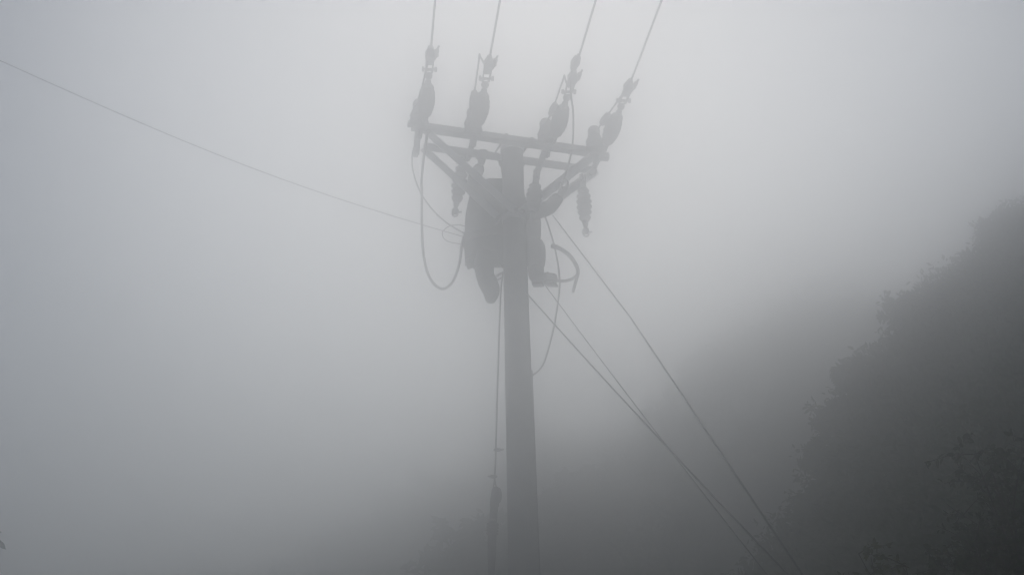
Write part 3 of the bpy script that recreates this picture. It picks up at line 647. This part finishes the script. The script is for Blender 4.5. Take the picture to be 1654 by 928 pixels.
g.add(vv, ff); jk = mesh_obj('rain_jacket', g, m_coat, worker); so = jk.modifiers.new('thick', 'SOLIDIFY'); so.thickness = 0.006; ss = jk.modifiers.new('sub', 'SUBSURF'); ss.levels = ss.render_levels = 1
g = Geo(); a, b, c, d = Q(752, 425, .2), Q(768, 428, .2), Q(763, 431, .2), Q(755.5, 434, .2)
g.add([a, b, c, d] + [p + Vector((0, 0.02, 0)) for p in (a, b, c, d)], [(0, 1, 2, 3), (7, 6, 5, 4), (0, 4, 5, 1), (1, 5, 6, 2), (2, 6, 7, 3), (3, 7, 4, 0)]); mesh_obj('jacket_flap', g, m_coat, jk, smooth=False)
g = Geo(); cc = Q(806, 392, .29); k = 40
for z_, r_ in ((0, 1),):
    prof_v = [cc + Vector((0.305 * math.cos(2 * math.pi * q / k), 0.235 * math.sin(2 * math.pi * q / k), 0)) for q in range(k)]
ff = []; vv = []
for p in prof_v: vv += [p - UP * 0.03, p + UP * 0.03]
for q in range(k): q2 = (q + 1) % k; ff.append((2 * q, 2 * q2, 2 * q2 + 1, 2 * q + 1))
g.add(vv, ff); bl = mesh_obj('safety_belt', g, m_belt, worker); so = bl.modifiers.new('thick', 'SOLIDIFY'); so.thickness = 0.008
def boot(pts, rad, name='boot'):
    v, f = skin_mesh(pts, [(i, i + 1) for i in range(len(pts) - 1)], rad, 0, 2); g = Geo(); g.add(v, f); return mesh_obj(name, g, m_boot, worker)
boot([Q(783, 442, .05), Q(788, 457, .05), Q(794.5, 469, .04), Q(793, 480, .02), Q(790.5, 489, .01)], [.086, .088, .084, .058, .036])
b_ = boot([Q(866, 430, .06), Q(865, 441, .05), Q(866, 450, .04), Q(880, 450, .02), Q(893, 450.5, -.02), Q(900, 451, -.03)], [.08, .074, .062, .056, .056, .044])
g = Geo(); g.beam(Q(860, 459.5, .03), Q(877, 459, .01), UP, 0.075, 0.018); g.beam(Q(882, 459, 0), Q(900, 460, -.03), UP, 0.075, 0.014); mesh_obj('boot_sole', g, m_boot, b_, smooth=False, bevel=0.004)

# ------------------------------------------------------------------ climbing iron on the right-hand boot, and its mate
o = thing('climbing_iron', Q(905, 452, -.03), 'curved steel pole-climbing iron strapped to the outstretched boot', 'climbing iron')
arc = curve([Q(890, 397, .0), Q(901, 400, .0), Q(912, 406, .0), Q(922, 415, .0), Q(930, 427, .0), Q(933.5, 437, .0), Q(932.5, 447, .0)], 6)
g = Geo(); g.tube(arc, [0.017] * (len(arc) - 8) + [0.015] * 8, 10); hook_ = mesh_obj('hook_arm', g, m_iron, o)
g = Geo(); g.tube([Q(891, 397, .0), Q(900, 399.5, .0)], 0.021, 10); mesh_obj('rubber_grip', g, m_cable, hook_)
g = Geo(); g.tube(curve([Q(932.5, 444, .0), Q(922, 451, -.01), Q(911, 453.5, -.03), Q(896, 453, -.05), Q(880, 455, -.05)], 6), 0.0125, 10); mesh_obj('foot_bar', g, m_iron, o)
g = Geo(); g.beam(Q(932.5, 446, .0), Q(925.5, 471, .0), Vector((0, 1, 0)), 0.022, 0.05); mesh_obj('tail_plate', g, m_iron, o, smooth=False, bevel=0.003)
g = Geo(); g.torus(Q(886, 450.5, .01), Vector((1, -0.3, 0)), 0.055, 0.007, 24, 6); mesh_obj('foot_strap', g, m_belt, o)
o = thing('climbing_iron', Q(803, 450, 0), 'climbing iron bars showing between the dangling leg and the pole', 'climbing iron')
g = Geo(); g.tube(curve([Q(800, 447, .02), Q(806, 443, .0), Q(812, 440, -.02)], 4), 0.010, 8); mesh_obj('hook_arm', g, m_iron, o)
g = Geo(); g.tube(curve([Q(801, 453, .02), Q(807, 450, .0), Q(812, 447, -.02)], 4), 0.007, 8); mesh_obj('foot_bar', g, m_iron, o)
g = Geo(); g.tube(curve([Q(803, 423, .02), Q(807, 426, 0), Q(811, 432, -.02)], 4), 0.006, 8); mesh_obj('foot_strap', g, m_belt, o)

# sapling just outside the left edge; one leaf tip reaches into view
tip_ = P(-19, 966, 6.0); f_ = Vector((tip_.x, tip_.y, H(tip_.x, tip_.y)))
tree('sapling', 'leaf tip of a sapling poking in at the lower left edge', f_, (tip_.z - f_.z) / 0.85, 0.15, 61, None, 420, (0.05, 0.085), m_leafg)

# ------------------------------------------------------------------ haze
me = bpy.data.meshes.new('haze'); g = Geo()
HT = 12.6
g.box((0, 0, (HT - 1.4) / 2), (62, 0, 0), (0, 62, 0), (0, 0, (HT + 1.4) / 2))
me.from_pydata(g.v, [], g.f); hz = bpy.data.objects.new('haze', me); C.objects.link(hz); hz['kind'] = 'stuff'; hz['label'] = 'thick pale mountain fog filling the whole scene'
hm = bpy.data.materials.new('fog'); hm.use_nodes = True; t = hm.node_tree; t.nodes.clear()
pv = t.nodes.new('ShaderNodeVolumePrincipled'); pv.inputs['Density'].default_value = FOG_DENSITY; pv.inputs['Anisotropy'].default_value = FOG_G; pv.inputs['Color'].default_value = FOG_COLOR
ou = t.nodes.new('ShaderNodeOutputMaterial'); t.links.new(pv.outputs[0], ou.inputs['Volume']); me.materials.append(hm)
